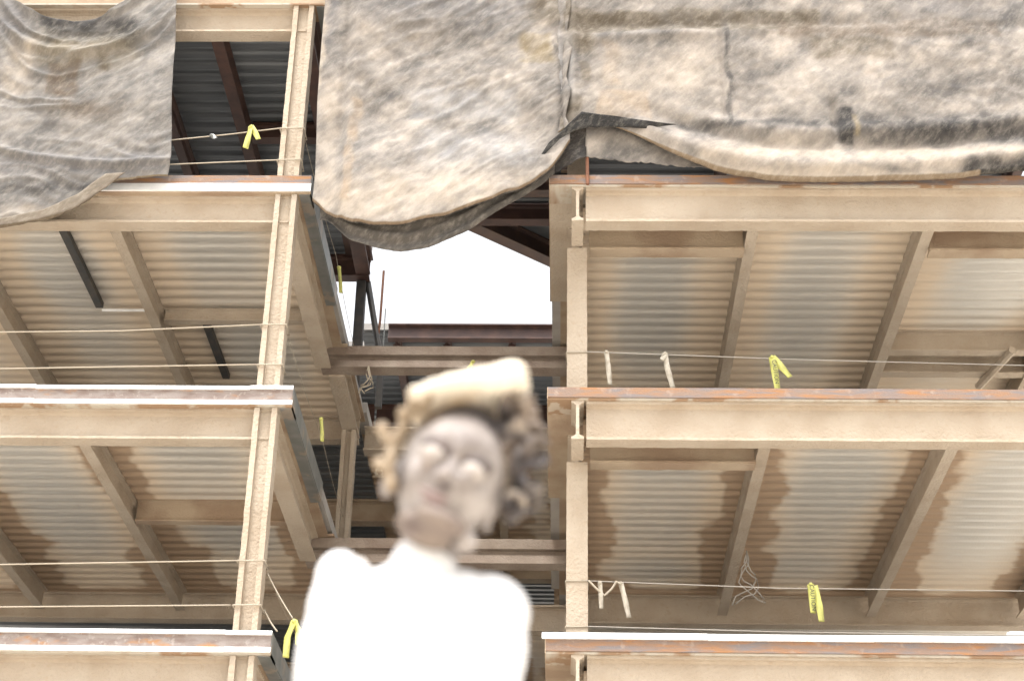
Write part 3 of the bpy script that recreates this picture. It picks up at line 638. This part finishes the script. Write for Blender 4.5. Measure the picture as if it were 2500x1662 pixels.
# ------------------------------------------------------------------ the statue in front (out of focus in the photo)
STONE=mat('painted_grey_skin',(.36,.32,.295),.6,var=(.17,.14,.125),vscale=11,lo=.42,hi=.62,var2=(.30,.24,.20),v2scale=9,bump=.15,bscale=60)
HAIR=mat('painted_curls',(.20,.15,.11),.6,var=(.05,.04,.038),vscale=11,lo=.40,hi=.52,var2=(.36,.29,.22),v2scale=14,bump=.3,bscale=90)
HAIRL=mat('blond_curls',(.38,.30,.21),.6,var=(.25,.18,.11),vscale=20,bump=.2,bscale=90)
HATM=mat('cream_cloth',(.72,.64,.52),.8,var=(.55,.40,.24),vscale=12,lo=.5,hi=.68)
WHITE=mat('white_cloth',(.74,.735,.73),.8,var=(.68,.66,.65),vscale=6,bump=.1,bscale=30)
LIP=mat('faded_red_paint',(.22,.155,.14),.5)
PED=mat('pale_stone',(.52,.48,.42),.9,var=(.42,.38,.33),vscale=5,bump=.3)
statue=empty('statue',(-.19,2.42,1.2),'out-of-focus white-robed statue with grey painted face, curly hair and rolled cream hat','statue')
H=Matrix.Translation((-.169,2.385,2.636))@Matrix.Rotation(math.radians(21),4,'Y')@Matrix.Rotation(math.radians(-5),4,'X')@Matrix.Rotation(math.radians(8),4,'Z')
def ell(bm,c,r,M=None,seg=28,rot=None):
    T=(M or Matrix())@Matrix.Translation(c)
    if rot is not None: T=T@rot
    bmesh.ops.create_uvsphere(bm,u_segments=seg,v_segments=seg//2+2,radius=1,matrix=T@Matrix.Diagonal((*r,1)))
def remesh(o,vox,smooth=3):
    m=o.modifiers.new('remesh','REMESH'); m.mode='VOXEL'; m.voxel_size=vox; m.use_smooth_shade=True
    if smooth: s=o.modifiers.new('smooth','SMOOTH'); s.iterations=smooth; s.factor=.5
def body(bm):
    # head: sphere pushed into features
    bmesh.ops.create_uvsphere(bm,u_segments=180,v_segments=120,radius=1)
    F=[(-.031,.004,.024,-.042),(.031,.004,.024,-.042),(-.036,.006,.028,-.008),(.036,.006,.028,-.008),   # sockets
       (-.031,-.006,.017,.052),(.031,-.006,.018,.052),                                       # closed lids
       (-.030,.026,.013,.007),(.030,.026,.013,.007),(0,.024,.012,.004),                                # brows
       (0,.004,.009,.009),(0,-.010,.010,.014),(0,-.026,.012,.022),(-.012,-.031,.008,.009),(.012,-.031,.008,.009),
       (-.007,-.038,.004,-.008),(.007,-.038,.004,-.008),
       (0,-.048,.022,.010),(-.010,-.057,.010,.007),(.010,-.057,.010,.007),(0,-.0635,.014,-.008),(0,-.070,.013,.009),(0,-.079,.012,-.004),(0,-.095,.017,.014),
       (-.046,-.030,.020,.010),(.046,-.030,.020,.010),(-.028,-.050,.010,-.004),(.028,-.050,.010,-.004)]
    for v in bm.verts:
        x,y,z=v.co; w=.079*(1-.10*sm(-.1,-1,z)); X=x*w; Z=z*(.105 if z>0 else .106)+.005; Y=y*(.096 if y<0 else .10)
        if y<0:
            Y*=(1-.10*sm(.2,1,z)); k=sm(0,.35,-y)
            for fx,fz,s,a_ in F: Y-=a_*k*math.exp(-((X-fx)**2+(Z-fz+.016)**2)/(s*s))
        v.co=(X,Y,Z)
    bm.transform(H)
    for s in (-1,1):
        ell(bm,(s*.076,.008,-.015),(.009,.018,.030),H,24); ell(bm,(s*.079,.006,-.043),(.007,.009,.009),H,16)
    ell(bm,(-.078,-.008,-.050),(.013,.02,.022),H,20); ell(bm,(.060,-.015,-.088),(.019,.022,.018),H,20)
    for t in range(9):
        q=t/8; p=Vector((-.185,2.41,2.60)).lerp(Vector((-.215,2.43,2.47)),q); ell(bm,p,(.043+.012*q*q,.045+.01*q,.03))
    ell(bm,(-.205,2.43,2.30),(.11,.07,.17)); ell(bm,(-.205,2.43,2.03),(.10,.075,.2)); ell(bm,(-.205,2.43,1.7),(.10,.08,.3)); ell(bm,(-.205,2.43,1.4),(.10,.08,.2))
b_=part('body',body,STONE,statue,'grey painted head tilted back, with closed lids',True); remesh(b_,.0022,2)
def lips(bm):
    ell(bm,(-.004,-.093,-.074),(.027,.006,.0045),H,20); ell(bm,(-.002,-.090,-.084),(.020,.006,.005),H,20)
o=part('lips',lips,LIP,statue,None,True); remesh(o,.0015,1)
DARKP=mat('painted_face_shade',(.13,.10,.09),.7,var=(.08,.065,.06),vscale=30); LIDM=mat('painted_lid_light',(.37,.325,.29),.6)  # shade of sockets and nostril, and light on the lids, as colours
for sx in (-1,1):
    e_=part('eye_socket_shade',lambda bm:ell(bm,(sx*.031,-.070,.008),(.027,.018,.014),H,24),DARKP,statue,None,True)  # dark ellipsoid that paints the shade of the socket
    part('eyelid_light',lambda bm:ell(bm,(sx*.032,-.082,-.013),(.020,.018,.0145),H,24),LIDM,e_,None,True)  # pale ellipsoid that paints the light on the lid
part('nostril_shade',lambda bm:ell(bm,(.008,-.098,-.056),(.008,.007,.005),H,14),DARKP,statue,None,True)
def beard_chin_shade(bm):
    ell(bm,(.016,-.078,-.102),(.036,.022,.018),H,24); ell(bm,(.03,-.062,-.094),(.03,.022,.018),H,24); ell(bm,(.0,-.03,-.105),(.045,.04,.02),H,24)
o=part('beard_chin_shade',beard_chin_shade,mat('brown_beard_chin_shade',(.20,.155,.125),.7,var=(.12,.09,.08),vscale=25),statue,None,True); remesh(o,.002,2)  # beard patch also carries the shade under the chin in its brown
def hair(bm):
    R2=random.Random(3)
    ell(bm,(0,.022,.040),(.086,.094,.094),H,32)
    def curl(c,r):
        n_=R2.randint(4,6); ax=Matrix.Rotation(R2.random()*6,3,'X')@Matrix.Rotation(R2.random()*6,3,'Y')
        for k in range(n_*2):
            t=k/(n_*2)*6.9; p=ax@Vector((math.cos(t),math.sin(t),t/6-.5))*r*.62
            ell(bm,Vector(c)+p,(r*.36,)*3,None,8)
    for k in range(46):
        t=R2.random(); ang=R2.uniform(-.6,1.)
        x=-.092+R2.uniform(0,.056)*(1-.3*abs(t-.4)); x=x*1.0-.004; z=2.60+t*.150; y=2.36+R2.uniform(-.02,.08)
        curl((x+.006*math.sin(t*9),y,z),R2.uniform(.013,.020))
    for x,z in ((-.036,2.690),(-.040,2.715),(-.060,2.733),(-.036,2.660),(-.08,2.74),(-.052,2.62),(-.068,2.59),(-.05,2.68),(-.06,2.705),(-.07,2.65)): curl((x,2.36,z),.020)
h_=part('hair',hair,HAIR,statue,'dark and tan curls standing out on the right',True); remesh(h_,.0025,1)
def hairl(bm):
    P=[(-.200,2.752),(-.222,2.738),(-.236,2.715),(-.246,2.69),(-.253,2.665),(-.257,2.64),(-.257,2.615),(-.252,2.59)]
    R3=random.Random(5)
    for p,q in zip(P,P[1:]):
        for t in (0,.33,.66):
            x=p[0]+(q[0]-p[0])*t; z=p[1]+(q[1]-p[1])*t; r=R3.uniform(.007,.011)
            ell(bm,(x+R3.uniform(-.004,.004),2.335+R3.uniform(-.01,.01),z+R3.uniform(-.004,.004)),(r,.016,r),None,14)
    for x,z,r in ((-.272,2.705,.011),(-.266,2.690,.009),(-.266,2.640,.008),(-.274,2.648,.010)): ell(bm,(x,2.35,z),(r,r,r),None,14)
h2=part('hair',hairl,HAIRL,statue,'pale blond curls framing the left of the face',True); remesh(h2,.0025,2)
def hat(bm):
    for k in range(23):
        t=k/22; x=-.221+.148*t; z=2.748+.042*t+.004*math.sin(t*5); r=.012+.011*t
        for dy in (-.03,0,.03,.06): ell(bm,(x+random.uniform(-.003,.003),2.36+dy,z+random.uniform(-.003,.003)),(r,.03,r*random.uniform(.85,1.1)),None,16)
o=part('hat',hat,HATM,statue,'rolled cream hat brim, thicker at its right end',True); remesh(o,.003,4)
def robe(bm):
    E=[((-.205,2.42,2.33),(.135,.085,.14)),((-.197,2.40,2.454),(.050,.058,.060)),((-.205,2.41,2.43),(.085,.065,.045)),
       ((-.316,2.42,2.452),(.036,.05,.042)),((-.322,2.42,2.40),(.038,.055,.07)),((-.335,2.42,2.32),(.036,.055,.10)),((-.265,2.42,2.42),(.05,.05,.045)),
       ((-.150,2.42,2.425),(.06,.06,.042)),((-.105,2.42,2.405),(.062,.06,.056)),((-.096,2.42,2.36),(.050,.06,.09)),((-.098,2.42,2.28),(.046,.06,.09)),
       ((-.205,2.43,2.12),(.135,.09,.20)),((-.205,2.43,1.85),(.150,.11,.28)),((-.205,2.43,1.50),(.18,.135,.32)),
       ((-.335,2.42,2.18),(.036,.05,.12)),((-.095,2.42,2.16),(.04,.05,.12)),((-.33,2.40,2.03),(.03,.05,.08)),((-.09,2.40,2.02),(.032,.05,.08))]
    SC=lambda c_:(c_[0]*1.052,c_[1]*1.01,(c_[2]-1.6)*1.052+1.6)
    for c_,r in E: ell(bm,SC(c_) if c_[2]>2 else c_,tuple(v*1.05 for v in r))
    for (x0,z0,x1,z1) in ((-.30,2.40,-.25,2.30),(-.28,2.44,-.19,2.36),(-.13,2.38,-.17,2.28),(-.12,2.41,-.09,2.30),(-.22,2.40,-.24,2.20),(-.17,2.36,-.14,2.2),(-.26,2.2,-.3,1.4),(-.2,2.2,-.2,1.4),(-.14,2.2,-.1,1.4)):
        for k in range(12):
            t=k/11; z=z0+(z1-z0)*t; ell(bm,SC((x0+(x1-x0)*t,2.345+.01*math.sin(t*4)-(.02 if z<2.1 else 0)*(2.1-z)/.7*3,z)),(.010,.016,.02 if z1>2 else .05),None,12)
r_=part('robe',robe,WHITE,statue,'bright white robe with puffed shoulders',True); remesh(r_,.004,4)
ped=empty('pedestal',(-.205,2.43,0),'pale stone pedestal under the statue, below the picture','pedestal')
def pc(bm,w,z0,z1): 
    box(bm,-.205-w,-.205+w,2.43-w,2.43+w,z0,z1); bmesh.ops.bevel(bm,geom=bm.edges[:],offset=.008,segments=2,affect='EDGES')
part('plinth',lambda bm:pc(bm,.32,0,.16),PED,ped); part('shaft',lambda bm:pc(bm,.25,.162,1.11),PED,ped); part('cap',lambda bm:pc(bm,.29,1.112,1.2),PED,ped)
